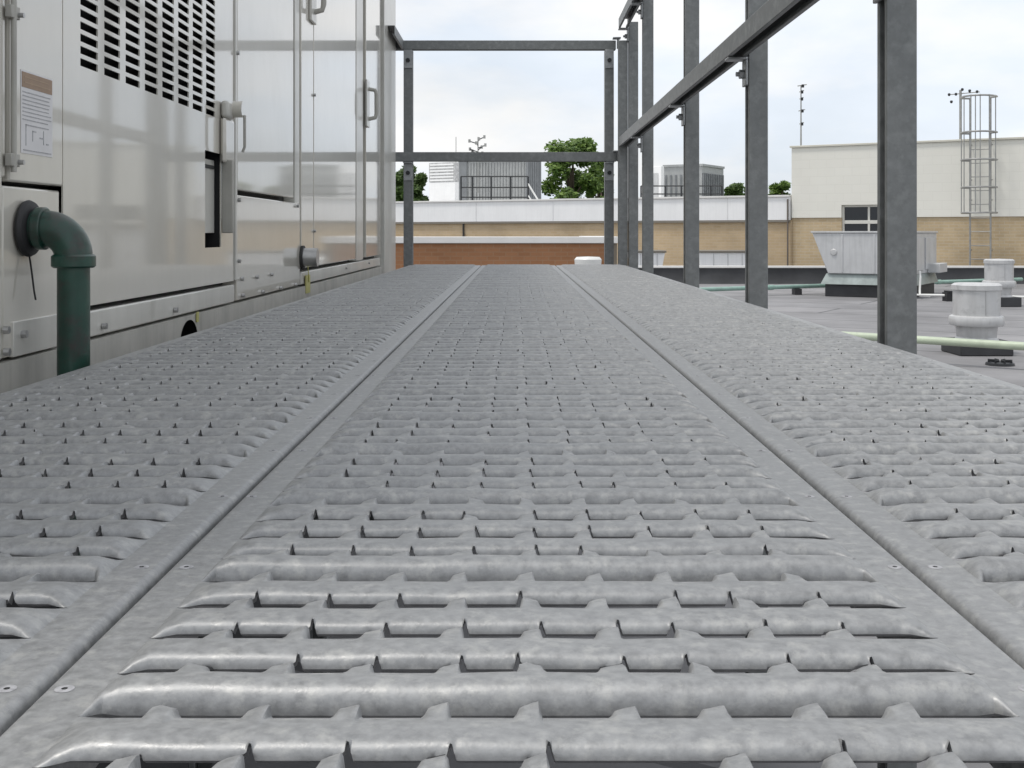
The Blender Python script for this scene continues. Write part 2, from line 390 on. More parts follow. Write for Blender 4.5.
# small aerials on it
for px, pt in ((478, 137), (456, 137)):
    pp = P(px, 160, 39.6 if px > 460 else 38)
    ant = empty('rooftop_aerial', (pp.x, pp.y, ROOF2), 0, 'small bristling aerial cluster above the grey louvred screen' if px > 460 else 'bare thin whip aerial above the white roof box', 'antenna')
    zz = ZC-(pt-VY)*pp.y/F-ROOF2
    mb = MB(); mb.tube([(0, 0, .5), (0, 0, zz)], .02 if px > 460 else .012, ladderm, 6); mb.build('mast', ant)
    if px > 460:
        mb = MB()
        for i in range(9):
            a = i*.7; r = .16+.2*random.random(); z0 = zz-.1-.07*i
            mb.tube([(0, 0, z0), (r*math.cos(a*2.1), .1*math.sin(a), z0+.1)], .018, blackiron, 5); mb.box((r*math.cos(a*2.1)-.04, -.03, z0+.05), (r*math.cos(a*2.1)+.04, .04, z0+.16), ladderm)
        mb.build('antenna_head', ant)
e, t, s_, h = rot_box('white_roof_unit', 429, 455, 459, 162, 37, None, 'white metal roof box with speckled upper louvre, left of the plant screen', 'roof unit')
boxes('cabinet', [((-t, 0, .1), (0, s_, h*.55))], whiteband, e, .01)
mb = MB(); mb.box((-t, 0.0, h*.55+.003), (0, s_, h), mat('pale_louvre', (.5, .5, .5), .5, 0, .3, 9, stain=(.25, .25, .25), stain_scale=14))
for i in range(6): mb.box((-t+.05, -.02, h*.58+i*.1), (-.05, -.002, h*.58+.05+i*.1), whiteband)
mb.build('louvre', e)
boxes('plinth', [((-t-.05, -.05, 0), (.05, s_+.05, .1))], blackiron, e)

e, t, s_, h = rot_box('corrugated_plant_room', 664, 702, 723.5, 166, 42, None, 'grey corrugated plant room seen between the walkway posts at the right', 'roof plant')
mb = MB(); mb.box((-t, 0, 0), (0, s_, h), grey_screen)
for i in range(int(t/.2)): mb.box((-t+.05+i*.2, -.03, .1), (-t+.12+i*.2, -.002, h-.3), grey_dark)
mb.build('wall', e)
mb = MB()
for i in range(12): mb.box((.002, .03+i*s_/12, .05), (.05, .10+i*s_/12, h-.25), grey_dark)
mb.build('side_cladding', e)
boxes('top_rail', [((-t-.03, -.05, h), (.05, s_, h+.08))], grey_screen, e)
e, t, s_, h = rot_box('white_roof_unit', 641, 661, 664, 166, 41.5, None, 'white roof box standing against the corrugated plant room', 'roof unit')
boxes('cabinet', [((-t, 0, 0), (0, s_, h))], whiteband, e, .01)
boxes('access_panel', [((-t+.08, -.02, .3), (-.1, -.003, h-.25))], hoodm, e, .004)

def black_rail(px0, px1, pyt, Y, label, posts):
    a = P(px0, pyt, Y); zt_ = a.z-ROOF2
    e = empty('roof_railing', (a.x, Y, ROOF2), 0, label, 'railing')
    w = (px1-px0)*Y/F
    for z in (zt_, zt_*.62, zt_*.28):
        mb = MB(); mb.tube([(0, 0, z), (w, 0, z)], .022, blackiron, 6); mb.build('rail', e)
    for k in posts:
        mb = MB(); mb.tube([(w*k, 0, 0), (w*k, 0, zt_)], .028, blackiron, 6); mb.build('post', e)
    return e, w, zt_
e, w, z_ = black_rail(461, 528, 176.5, 36, 'black pipe railing in front of the grey louvred screen', (0, .17, .45, .74, 1))
mb = MB(); mb.tube([(w, 0, z_*.75), (w+.38, -.1, .05)], .028, whitepvc, 6); mb.tube([(w, 0, z_*.35), (w+.2, -.1, -.0)], .022, whitepvc, 6); mb.build('stair_rail', e)
black_rail(641, 722, 186, 38.5, 'black pipe railing in front of the corrugated plant room', (0, .13, .3, .5, .7, .86, 1))

# trees ---------------------------------------------------------------
def tree(x, y, ztop, r, hcrown, lm, label, seed, n=9000, ls=.34):
    rnd = random.Random(seed)
    base = -8.0
    e = empty('tree', (x, y, base), 0, label, 'tree', 'trees beyond the far roofs')
    H = ztop-base
    tb = MB(); zc0 = H-hcrown*.75
    tb.tube([(0, 0, 0), (.1, 0, zc0*.5), (0, .1, zc0), (.1, 0, H-hcrown*.3)], [.38, .3, .24, .08], bark, 10)
    lobes = []
    for i in range(30):
        a = rnd.random()*2*PI; q = rnd.random()
        rr = r*.86*math.sqrt(rnd.random())*math.sqrt(max(.08, 1-(q*.9)**2))
        lobes.append((rr*math.cos(a), rr*math.sin(a), H-hcrown+hcrown*q*.9+.1*hcrown*0, r*(.13+.19*rnd.random())))
    for i in range(9):
        c = lobes[i]; z0 = zc0*(.85+.2*rnd.random())
        tb.tube([(0, 0, z0), (c[0]*.5, c[1]*.5, (z0+c[2])/2+.3), (c[0], c[1], c[2])], [.14, .09, .03], bark, 6)
    tb.build('trunk', e)
    vs = []; fs = []
    for i in range(n):
        c = lobes[rnd.randrange(len(lobes))]
        d = Vector((rnd.gauss(0, 1), rnd.gauss(0, 1), rnd.gauss(0, 1))).normalized()*c[3]*(rnd.random()**.4)*1.1
        p = Vector((c[0]+d.x, c[1]+d.y, c[2]+d.z*.85))
        if p.z > H: p.z = H-rnd.random()*.3
        u = Vector((rnd.gauss(0, 1), rnd.gauss(0, 1), rnd.gauss(0, .6))).normalized(); w_ = u.orthogonal().normalized()
        s1 = ls*(.6+.8*rnd.random()); s2 = s1*.55
        o = len(vs); vs += [p-u*s1, p-w_*s2, p+u*s1, p+w_*s2]; fs.append((o, o+1, o+2, o+3))
    mb = MB(); mb.add(vs, fs, lm); mb.build('crown', e)
def treepx(px, pytop, pybot, Y, rpx, lm, label, seed, n=9000, ls=.34):
    zt_ = ZC-(pytop-VY)*Y/F; zb_ = ZC-(pybot-VY)*Y/F
    tree((px-VX)*Y/F, Y, zt_, rpx*Y/F, (zt_-zb_), lm, label, seed, n, ls)
treepx(572, 139, 212, 110, 43, leafm, 'broad green tree right of the grey louvred screen, behind the end railing', 3, 9500, .24)
treepx(600, 152, 208, 118, 16, leafm, 'smaller leafy tree just behind the corner post of the railing', 5, 4000, .24)
treepx(408, 163, 212, 105, 22, leafd, 'dark green tree beside the unit\'s corner, left of the white roof box', 8, 6500, .24)
treepx(384, 170, 212, 112, 20, leafd, 'dark tree mostly hidden behind the rooftop unit\'s corner', 18, 5000, .30)
treepx(734, 184, 210, 120, 13, leafd, 'low dark treetop right of the corrugated plant room', 11, 5000, .28)
treepx(752, 186, 212, 128, 12, leafd, 'low treetop hidden mostly behind the second walkway post', 12, 4000, .28)
treepx(780, 176, 212, 115, 14, leafm, 'small green treetop touching the cream wall\'s left edge', 13, 6000, .28)

# ------------------------------------------------------------------ things on the flat roof
def ventilator(px, pb, Yc, label, s=1.0):
    x = (px-VX)*Yc/F
    e = empty('roof_ventilator', (x, Yc, ROOF), 0, label, 'roof ventilator', 'round aluminium roof ventilators')
    R = .215*s; H_ = pb
    boxes('curb', [((-.235*s, -.235*s, 0.001), (.235*s, .235*s, H_*.20))], blackmem, e, .01)
    mb = MB(); mb.lathe((0, 0, 0), [(.19*s, H_*.2), (.17*s, H_*.24), (.18*s, H_*.40)], vent_al, 36); mb.build('neck', e)
    mb = MB(); mb.lathe((0, 0, 0), [(.165*s, H_*.395), (.228*s, H_*.40), (.236*s, H_*.42), (.236*s, H_*.50), (.229*s, H_*.53), (.19*s, H_*.55)], vent_al, 36); mb.build('skirt_ring', e)
    mb = MB(); mb.lathe((0, 0, 0), [(.202*s, H_*.545), (.202*s, H_*.90)], vent_al, 36); mb.box((-.003, -.205*s, H_*.56), (.003, -.201*s, H_*.9), chrome); mb.build('drum', e)
    mb = MB(); mb.lathe((0, 0, 0), [(.19*s, H_*.895), (R, H_*.90), (R, H_*.965), (.19*s, H_*.99), (.001, H_)], vent_al, 36); mb.build('cap', e)
    return e
ventilator(976.5, .64, 10.35, 'nearest round aluminium roof ventilator, standing behind the pale green pipe')
ventilator(999, .70, 17.0, 'farther round aluminium roof ventilator, partly behind the nearest one')
# white stack past the walkway end
pw = P(588, 257, 9.5)
st = empty('vent_stack', (pw.x, pw.y, ROOF), 0, 'pale vent cap peeping over the far end of the walkway', 'vent cap')
mb = MB(); mb.lathe((0, 0, 0), [(.07, 0), (.07, pw.z-ROOF-.08)], whitepvc, 24); mb.build('pipe', st)
mb = MB(); zz = pw.z-ROOF; mb.lathe((0, 0, 0), [(.06, zz-.085), (.108, zz-.08), (.113, zz-.02), (.095, zz), (.001, zz+.004)], whitepvc, 28); mb.build('cap', st)
# small roof drain
mb = MB(); dp = P(1000, 365, 9.45)
mb.lathe((dp.x, dp.y, ROOF), [(.115, .0), (.11, .02), (.08, .03), (.07, .022), (.001, .024)], blackiron, 28)
for i in range(8):
    a = i*PI/4; mb.box((-.004, .03, .02), (.004, .1, .045), blackiron, Matrix.Translation((dp.x, dp.y, ROOF)) @ Matrix.Rotation(a, 4, 'Z'))
tag(mb.build('roof_drain'), 'small round black roof drain in front of the nearest ventilator', 'roof drain')

# pipes
def roof_pipe(name, pts, r, m_, label, nb=3, coup=(), ks=None):
    e = empty(name, (pts[0][0], pts[0][1], ROOF), 0, label, 'pipe')
    o = Vector((pts[0][0], pts[0][1], ROOF)); q = [Vector(p)-o for p in pts]
    mb = MB(); mb.tube(q, r, m_, 16); mb.build('pipe_run', e)
    for k in coup:
        c = q[0].lerp(q[-1], k); d = (q[-1]-q[0]).normalized()*.05
        mb = MB(); mb.cyl(c-d, c+d, r*1.25, m_); mb.build('coupling', e)
    for k in (ks if ks else [(i+.5)/nb for i in range(nb)]):
        c = q[0].lerp(q[-1], k)
        mb = MB(); mb.box((c.x-.06, c.y-.12, 0.001), (c.x+.06, c.y+.12, c.z-r), rubber); mb.build('support_block', e)
    return e
gl = P(856, 336, 9.95); gr = P(1060, 348.5, 8.93); dd = (gr-gl)
roof_pipe('gas_pipe', [gl-dd*.9, gr+dd*.8], .033, palegreen, 'pale green pipe crossing the roof in front of the nearest ventilator', 4, ks=(.08, .22, .82))
tl = P(690, 290, 19.0); tr = P(985, 280.5, 22.4)
roof_pipe('gas_pipe', [tl-(tr-tl)*.5, tr+(tr-tl)*.15], .036, tealgreen, 'teal green pipe running behind the white intake hood', 5, (.45, .62, .8))
wl = P(930, 296, 18.3)
wpz = ROOF+.09
roof_pipe('drain_pipe', [(wl.x-.35, wl.y+.15, wpz+.45), (wl.x-.35, wl.y+.15, wpz), (wl.x, wl.y, wpz), (wl.x+3, wl.y-1.3, wpz)], .02, whitepvc, 'thin white pipe running right from the intake hood along the roof', 0)
mb = MB(); bpk = P(949, 297, 18.2); mb.box((bpk.x-.07, bpk.y-.1, ROOF+.001), (bpk.x+.07, bpk.y+.1, ROOF+.14), rubber)
mb.box((bpk.x-.04, bpk.y-.11, ROOF+.141), (bpk.x+.04, bpk.y+.11, ROOF+.165), rubber)
tag(mb.build('pipe_block'), 'black rubber block under the thin white pipe', 'pipe support')

# intake hood
cY = 18.8; cx = (912-VX)/F*cY
hd = empty('intake_hood', (cx, cY, ROOF), RZ, 'white sheet metal intake hood with flared left end below the window', 'roof unit')
zt_h = ZC-(233-VY)*cY/F-ROOF; zb_h = ZC-(275-VY)*cY/F-ROOF; zc1 = ZC-(286-VY)*cY/F-ROOF
fl = 1.65; fl_b = 1.38
mb = MB(); mb.prism([(-fl_b, 0, zb_h), (0, 0, zb_h), (0, 0, zt_h), (-fl, 0, zt_h)], (0, 2.0, 0), hoodm)
mb.build('hood_body', hd, .012)
mb = MB()
for xx in (-1.15, -.62): mb.box((xx, -.012, zb_h+.02), (xx+.025, -.002, zt_h-.02), hoodm)
mb.box((-fl-.02, -.02, zt_h+.002), (.02, 2.02, zt_h+.03), hoodm); mb.build('seam_flange', hd, .003)
mb = MB(); mb.lathe((0, 0, 0), [(.001, .02), (.045, .018), (.06, 0)], vent_al, 20)
bo = mb.build('round_cover', hd); bo.rotation_euler = (PI/2, 0, 0); bo.location = (-1.28, -.003, zb_h+.36)
boxes('side_door', [((.003, .15, zb_h+.06), (.02, .85, zt_h-.08)), ((.003, 1.0, zb_h+.06), (.02, 1.85, zt_h-.08))], hoodm, hd, .004)
boxes('side_step', [((.003, 1.2, zb_h+.0), (.2, 1.9, zb_h+.16))], hoodm, hd, .01)
mb = MB(); mb.prism([(-1.42, .05, zb_h-.002), (-.02, .05, zb_h-.002), (.05, -.02, zc1), (-1.5, -.02, zc1)], (0, 1.9, 0), curbg); mb.build('flashing', hd)
boxes('curb', [((-1.44, .04, .001), (-.02, 1.9, zc1-.002))], blackmem, hd, .01)
mb = MB(); mb.tube([(.06, .3, zb_h+.05), (.10, .15, zb_h-.05), (.10, .1, .14), (.13, -.02, .06), (.3, -.1, .06)], .018, whitepvc, 8); mb.build('drain_trap', hd)

# skylight boxes beyond the upstand
def skylight(pxa, pxb, pyt, Y, label):
    a = P(pxa, pyt, Y); w = (pxb-pxa)*Y/F; h = a.z-ROOF
    e = empty('roof_skylight', (a.x, Y, ROOF), 0, label, 'skylight', 'pale skylight boxes behind the black upstand')
    mb = MB(); mb.prism([(0.04, 0, 0), (w-.12, 0, 0), (w, 0, h-.04), (0, 0, h-.04)], (0, 1.0, 0), whiteband)
    for k in range(1, 4): mb.box((w*k/4, -.012, .02), (w*k/4+.015, -.002, h-.06), hoodm)
    mb.build('glazing_box', e)
    boxes('lid', [((-.03, -.04, h-.037), (w+.03, 1.04, h+.01))], mat('skylight_lid', (.2, .18, .15), .6, 0, .1, 3), e, .006)
skylight(632, 665, 251, 25.6, 'pale skylight box seen just right of the third and fourth posts')
skylight(699, 756, 251, 25.6, 'wider pale skylight box ending behind the second post')

# ------------------------------------------------------------------ the walkway
XS = [-.4476, -.1455, .165, .4587]
Y0, Y1 = -.32, 4.80
PITCH = .0318; PH = .330
PROF = [(.10, -.0018), (.0, .0000), (.006, .0010), (.026, .0023), (.062, .0034), (.125, .0040), (.21, .0044), (.33, .0045), (.47, .0042), (.61, .0035), (.74, .0025), (.85, .0014), (.93, .0006), (1, -.0004)]
PROFB = [(.09, -.0050), (.0, -.0026), (.007, -.0010), (.03, .0011), (.07, .0028), (.13, .0040), (.21, .0048), (.33, .0050), (.47, .0047), (.61, .0039), (.74, .0028), (.85, .0015), (.93, .0004), (1, -.0008)]
def ss(t): t = max(0., min(1., t)); return t*t*(3-2*t)
def plank(x0, x1, seed, parent):
    rnd = random.Random(seed)
    mb = MB(); g = .0011
    xa, xb = x0+g, x1-g
    ra, rb = x0+.0200, x1-.0205         # where the louvres start and end
    # margins with rounded downturned edge
    def strip(pts):
        vs = []; ny = 2
        for yy in (Y0, Y1):
            for (x, z) in pts: vs.append((x, yy, z))
        n = len(pts)
        mb.add(vs, [(i, i+1, n+i+1, n+i) for i in range(n-1)], deckm, True)
    left = [(xa, -.045), (xa, -.004), (xa+.0008, -.0015), (xa+.0025, -.0002), (xa+.004, 0), (ra, 0)]
    right = [(rb, 0), (xb-.004, 0), (xb-.0025, -.0002), (xb-.0008, -.0015), (xb, -.004), (xb, -.045)]
    strip(left); strip(right)
    # louvre rows: every slit carries a set of grip teeth; the lip in front rises into the tooth, the louvre behind is arched round it
    ex = .038
    base_x = [ra, ra+.0006, ra+.0014, ra+.0024, ra+.0034]+[ra+ex*k/9 for k in range(1, 9)]+[ra+ex+(rb-ra-2*ex)*k/14 for k in range(15)]+[rb-ex*(8-k)/9 for k in range(8)]+[rb-.0034, rb-.0024, rb-.0014, rb-.0006, rb]
    n0 = int(math.ceil((Y0-PH)/PITCH)); n1 = int((Y1-PH)/PITCH)
    mb.add([(ra, Y0, 0), (rb, Y0, 0), (rb, PH+n0*PITCH, 0), (ra, PH+n0*PITCH, 0)], [(0, 1, 2, 3)], deckm, True)
    mb.add([(ra, PH+n1*PITCH, 0), (rb, PH+n1*PITCH, 0), (rb, Y1, 0), (ra, Y1, 0)], [(0, 1, 2, 3)], deckm, True)
    x_start = ra+.0255
    def teeth(n):
        out = []; x = x_start
        while x < rb-.022:
            sk = -1 if rnd.random() < .12 else 1
            if rnd.random() < .97: out.append((x+rnd.uniform(-.0009, .0009), rnd.uniform(.0026, .0038), rnd.uniform(.0031, .0044), sk, rnd.random() < .9))
            x += .0262
        return out
    def bump(ts, x):                 # height of the tooth on the lip in front
        for (c, h, H, sk, op) in ts:
            d = (x-c)*sk
            if -h-.0020 < d < h+.0006:
                up = ss((d+h+.0020)/.0024); dn = 1-ss((d-h+.0004)/.0010)
                return H*(.72+.28*ss((d+h)/(2*h)))*min(up, dn)
        return 0.
    def notch(ts, x):                # torn slot in the louvre behind, on the sheared side of the tooth
        v = 0.
        for (c, h, H, sk, op) in ts:
            d = (x-c)*sk
            if op and h-.0010 < d < h+.0024:
                v = max(v, H*1.08*ss((d-h+.0010)/.0012)*(1-ss((d-h-.0003)/.0014)))
            elif -h < d <= h-.0010: v = max(v, H*.30*ss((d+h)/(2*h)))
        return v
    def rnd_end(q):
        q = max(0., min(1., q)); return math.sin(q*PI/2)**.85
    tcur = teeth(n0)
    for n in range(n0, n1):
        tnext = teeth(n+1)
        if n+1 == n1: tnext = []
        big = (n % 4 == 0); prof = PROFB if big else PROF
        gp = (.0074 if big else .0036)*(.92+.16*rnd.random()); amp = .96+.13*rnd.random()
        exl = .009+.006*rnd.random() if not big else .009
        exr = .009+.006*rnd.random() if not big else .009
        ph1, ph2 = rnd.random()*6, rnd.random()*6
        s0 = PH+n*PITCH; s1 = s0+PITCH
        xn = list(base_x)
        for (c, h, H, sk, op) in tcur: xn += [c+sk*q for q in (-h, -h*.3, h*.4, h-.0012, h-.0005, h, h+.0006, h+.0012, h+.0019, h+.0026)]
        for (c, h, H, sk, op) in tnext: xn += [c+sk*q for q in (-h-.0020, -h-.0011, -h-.0002, -h*.4, h*.3, h-.0006, h-.0001, h+.0006)]
        xn = sorted(q for q in xn if ra <= q <= rb)
        xn = [q for i, q in enumerate(xn) if i == 0 or q-xn[i-1] > .0003]; xn[0] = ra; xn[-1] = rb
        nx = len(xn); vs = []; k = len(prof)
        for x in xn:
            e = rnd_end((x-ra)/exl)*rnd_end((rb-x)/exr)
            ge = ss((x-ra)/.005)*ss((rb-x)/.005) if big else ss((x-ra-.0015)/.008)*ss((rb-x-.0015)/.008)
            wob = 1+.05*math.sin(x*60+ph1)+.04*math.sin(x*137+ph2)
            ya = s0+.0003+gp*ge; yb = s1-.0006*e
            bn = 0 if big else notch(tcur, x)*e; bf = bump(tnext, x)*e
            for j, (t, z) in enumerate(prof):
                yy = ya+(yb-ya)*t; zz = z*e*amp*(wob if z > 0 else 1)
                if t > .5:
                    q = ss((t-.5)/.5); zz += bf*q; yy += bf*.35*q
                elif j < 9:
                    if bn > 0:      # arch of the louvre round the tooth in front of it
                        zt_ = (bn+.0006)*(1-ss((t-.05)/.35))
                        if zz < zt_:
                            yy += max(0, (zt_-max(zz, .0))*.3)*(1-ss(t/.3)); zz = zt_-(.002 if j == 0 else 0)
                vs.append((x, yy, zz))
        fs = [(i*k+j, (i+1)*k+j, (i+1)*k+j+1, i*k+j+1) for i in range(nx-1) for j in range(k-1)]
        mb.add(vs, fs, deckm, True)
        tcur = tnext
    # end plates
    o = mb.build('grip_plank', parent)
    return o, ra, rb
wk = empty('walkway', (0, 0, 0), 0, 'galvanised louvred grip plank walkway running away beside the rooftop unit', 'walkway')
for i in range(3):
    o, ra, rb = plank(XS[i], XS[i+1], 40+i, wk)
    rnd = random.Random(i)
    k = 0; y = .477-3*.1272
    while y < 3.0:
        for xx in (XS[i]+.0082, XS[i+1]-.0090):
            mb = MB(); j = rnd.uniform(-.002, .002)
            mb.lathe((xx+j, y, 0), [(.0030, .0001), (.0025, .0003), (.0010, .0002)], weldm, 14)
            mb.lathe((xx+j, y, 0), [(.0010, .0002), (.0006, .00018), (.0003, .00015)], hole_m, 10)
            mb.build('spot_weld', o)
        y += PITCH*4
    boxes('end_plate', [((XS[i]+.004, Y1-.004, -.045), (XS[i+1]-.004, Y1+.0, -.003))], deckm, o)
for y in (.2, 1.58, 2.49, 3.42, 4.55):
    channel('bearer', (-.455, y+.021, -.068), (.50, y+.021, -.068), (0, 0, -1), wk)
    channel('support_leg', (-.43, y+.021, ROOF), (-.43, y+.021, -.0895), (0, -1, 0), wk)

# ------------------------------------------------------------------ guard rails
sg = empty('side_guardrail', (.5206, 0, ROOF), 0, 'galvanised strut guardrail along the right edge of the walkway', 'guardrail')
def Wc(o):   # keep world coordinates for children of a moved empty
    o.matrix_parent_inverse = Matrix.Translation(-o.parent.location); return o
px_ = .5206
for y, ztop in ((1.572, 1.09), (2.49, 1.09), (3.415, 1.09), (4.545, 1.09), (5.11, 1.07)):
    Wc(channel('post', (px_, y, ROOF), (px_, y, ztop), (-1, 0, 0), sg))
Wc(channel('post', (.476, 5.125, ROOF), (.476, 5.125, .99), (-1, 0, 0), sg))
Wc(channel('post', (px_, .62, ROOF), (px_, .62, 1.09), (-1, 0, 0), sg))
Wc(channel('mid_rail', (.4756, .2, .5375), (.4756, 5.10, .5375), (0, 0, -1), sg))
Wc(channel('top_rail', (.4756, .2, 1.0655), (.4756, 5.10, 1.0655), (0, 0, -1), sg))
def bolt(parent, c, d, r=.009, l=.01):
    c = Vector(c); d = Vector(d); mb = MB(); mb.cyl(c, c+d*l, r, fitting, n=6); mb.cyl(c+d*l, c+d*(l+.008), r*.5, fitting, n=8)
    return Wc2(mb.build('bolt', parent))
def Wc2(o):
    p = o.parent
    off = Vector((0, 0, 0))
    while p is not None: off += p.location; p = p.parent
    o.matrix_parent_inverse = Matrix.Translation(-(o.parent.matrix_basis.translation if False else off)); return o
for y in (.62, 1.572, 2.49, 3.415, 4.545, 5.11):
    for zb_ in ((.5165, 1.0445) if y < 5 else (1.0445,)):
        mb = MB()
        mb.box((.455, y-.0195, zb_-.0065), (.4995, y+.0195, zb_-.0005), fitting)
        mb.box((.4932, y-.0195, zb_-.062), (.4995, y+.0195, zb_-.0065), fitting)
        br = Wc(mb.build('angle_bracket', sg, .0015))
        for dz in (.036,):
            mb = MB(); mb.cyl((.4932, y, zb_-dz), (.483, y, zb_-dz), .010, fitting, n=6); mb.cyl((.483, y, zb_-dz), (.476, y, zb_-dz), .005, fitting, n=8)
            b_ = mb.build('bolt', br); pass
eg = empty('end_guardrail', (0, 5.2, ROOF), 0, 'galvanised strut guardrail closing the far end of the walkway', 'guardrail')
for x in (-.488, .422): Wc(channel('post', (x, 5.22, ROOF), (x, 5.22, .962), (1, 0, 0), eg))
Wc(channel('top_rail', (-.553, 5.2206, .985), (.452, 5.2206, .985), (0, 0, -1), eg))
Wc(channel('mid_rail', (-.553, 5.178, .477), (.452, 5.178, .477), (0, 0, -1), eg))
Wc(channel('return_rail', (-.5285, 4.82, .985), (-.5285, 5.199, .985), (0, 0, -1), eg))
for x in (-.488, .422):
    for zb_, yf in ((.4564, 5.199), (.9644, 5.199)):
        mb = MB(); mb.box((x-.0195, yf-.006, zb_-.085), (x+.0195, yf-.0005, zb_-.0015), fitting)
        if zb_ < .9: mb.box((x-.0195, yf-.04, zb_-.0075), (x+.0195, yf-.0062, zb_-.0015), fitting)
        br = Wc(mb.build('angle_bracket', eg, .0015))
        mb = MB(); mb.cyl((x, yf-.006, zb_-.05), (x, yf-.017, zb_-.05), .010, blackiron, n=6); b_ = mb.build('bolt', br); pass
for z in (.985, .477):
    mb = MB(); mb.box((.435, 5.150, z+.0215), (.470, 5.19, z+.028), fitting); mb.box((.4545, 5.156, z-.02), (.462, 5.19, z+.0213), fitting)
    Wc(mb.build('corner_plate', eg, .0012))

# ------------------------------------------------------------------ the rooftop unit
XF = -W
ru = empty('rooftop_unit', (-1.6, 2.7, ROOF), 0, 'large pale grey rooftop air handling unit with louvre grille, left of the walkway', 'air handling unit')
UY0, UY1 = .25, WY(393)
ZT = 2.0
def rp(o): return Wc(o)
rp(boxes('casing', [((-2.6, UY0, -.10), (XF-.075, UY1-.004, ZT))], dark, ru))
mb = MB()
mb.box((XF-.012, UY0, .0), (XF-.009, UY1-.01, ZT-.003), gasket)      # dark sealing layer seen in the gaps -> split round the grille below
# ---- front slabs
def slab(name, ya, yb, za, zb, x=0., th=.03, m_=paint, bevel=.0025):
    mb = MB(); mb.box((XF-th+x, ya, za), (XF+x, yb, zb), m_); return rp(mb.build(name, ru, bevel))
zb_big = .041; z_notch = .194; z_low = .216
YN0, YN1 = WY(10), WY(63); YB1 = WY(234)
gk = MB()
def gbox(ya, yb, za, zb): gk.box((XF-.034, ya, za), (XF-.0305, yb, zb), gasket)
gbox(UY0, YN1+.03, .002, ZT); gbox(YB1-.03, UY1-.02, .002, ZT); gbox(YN1+.03, YB1-.03, .002, .09)
rp(gk.build('door_gasket', ru))
slab('corner_panel', UY0, WY(2.5), .002, ZT)
slab('hinge_strip', WY(3.5), YN0-.006, z_notch+.004, ZT, -.002)
slab('lower_panel', WY(3.5), YN1-.008, .003, z_notch-.005, -.001)
slab('side_strip', YN0-.002, YN1+.0, z_notch+.0, ZT, .0)
# big panel with the slot grille
ys = sorted(set([YN1+.0003]+[1.452+.0841*k for k in range(8)]+[1.452+.0841*k+.0608 for k in range(8)]+[WY(205), WY(221)]+[YB1-.004]))
NR = 26; z0s = .349; dz = .0155
zs = [zb_big+.003, .111, .284]+sum([[z0s+dz*k, z0s+dz*k+.0098] for k in range(NR)], [])+[ZT]
def is_hole(ya, yb, za, zb):
    ym, zm_ = (ya+yb)/2, (za+zb)/2
    if WY(205) < ym < WY(221) and .111 < zm_ < .284: return True
    for k in range(8):
        if 1.452+.0841*k < ym < 1.452+.0841*k+.0608 and z0s <= zm_ <= z0s+dz*NR:
            r = (zm_-z0s) % dz
            if r < .0098: return True
    return False
mb = MB(); ny, nz = len(ys), len(zs)
hole = [[is_hole(ys[i], ys[i+1], zs[j], zs[j+1]) for j in range(nz-1)] for i in range(ny-1)]
TH = .0022
for i in range(ny-1):
    for j in range(nz-1):
        a, b, c, d = ys[i], ys[i+1], zs[j], zs[j+1]
        if not hole[i][j]:
            mb.add([(XF, a, c), (XF, b, c), (XF, b, d), (XF, a, d)], [(0, 1, 2, 3)], paint)
            def e(ii, jj): return 0 <= ii < ny-1 and 0 <= jj < nz-1 and hole[ii][jj]
            x_ = XF-TH
            if e(i-1, j) or i == 0: mb.add([(XF, a, c), (XF, a, d), (x_, a, d), (x_, a, c)], [(0, 1, 2, 3)], paint)
            if e(i+1, j) or i == ny-2: mb.add([(XF, b, c), (x_, b, c), (x_, b, d), (XF, b, d)], [(0, 1, 2, 3)], paint)
            if e(i, j-1) or j == 0: mb.add([(XF, a, c), (x_, a, c), (x_, b, c), (XF, b, c)], [(0, 1, 2, 3)], paint)
            if e(i, j+1): mb.add([(XF, a, d), (XF, b, d), (x_, b, d), (x_, a, d)], [(0, 1, 2, 3)], paint)
rp(mb.build('grille_panel', ru))
mb = MB()
for k in range(NR):       # inner louvre blades behind the slots
    z = z0s+dz*k
    mb.add([(XF-.004, 1.44, z+.0135), (XF-.004, 2.11, z+.0135), (XF-.022, 2.11, z+.004), (XF-.022, 1.44, z+.004)], [(0, 1, 2, 3)], dark)
rp(mb.build('grille_blades', ru))
rp(boxes('grille_backing', [((XF-.06, YN1+.035, .1), (XF-.055, YB1-.035, ZT-.003))], dark, ru))
# recessed latch pocket
ya, yb = WY(205), WY(221)
mb = MB()
mb.box((XF-.05, ya-.003, .108), (XF-.047, yb+.003, .287), dark); mb.box((XF-.047, ya-.004, .108), (XF-.003, ya-.001, .287), dark)
mb.box((XF-.047, yb+.001, .108), (XF-.003, yb+.004, .287), dark); rp(mb.build('latch_pocket', ru))
mb = MB(); mb.box((XF-.040, ya+.012, .137), (XF-.012, yb-.002, .272), paint2); mb.box((XF-.012, ya+.02, .255), (XF-.010, yb-.01, .262), gasket); lp_ = rp(mb.build('latch_paddle', ru, .003))
mb = MB(); mb.box((XF+.001, yb+.001, .137), (XF+.022, yb+.010, .274), basem); rp(mb.build('latch_plate', ru, .002))
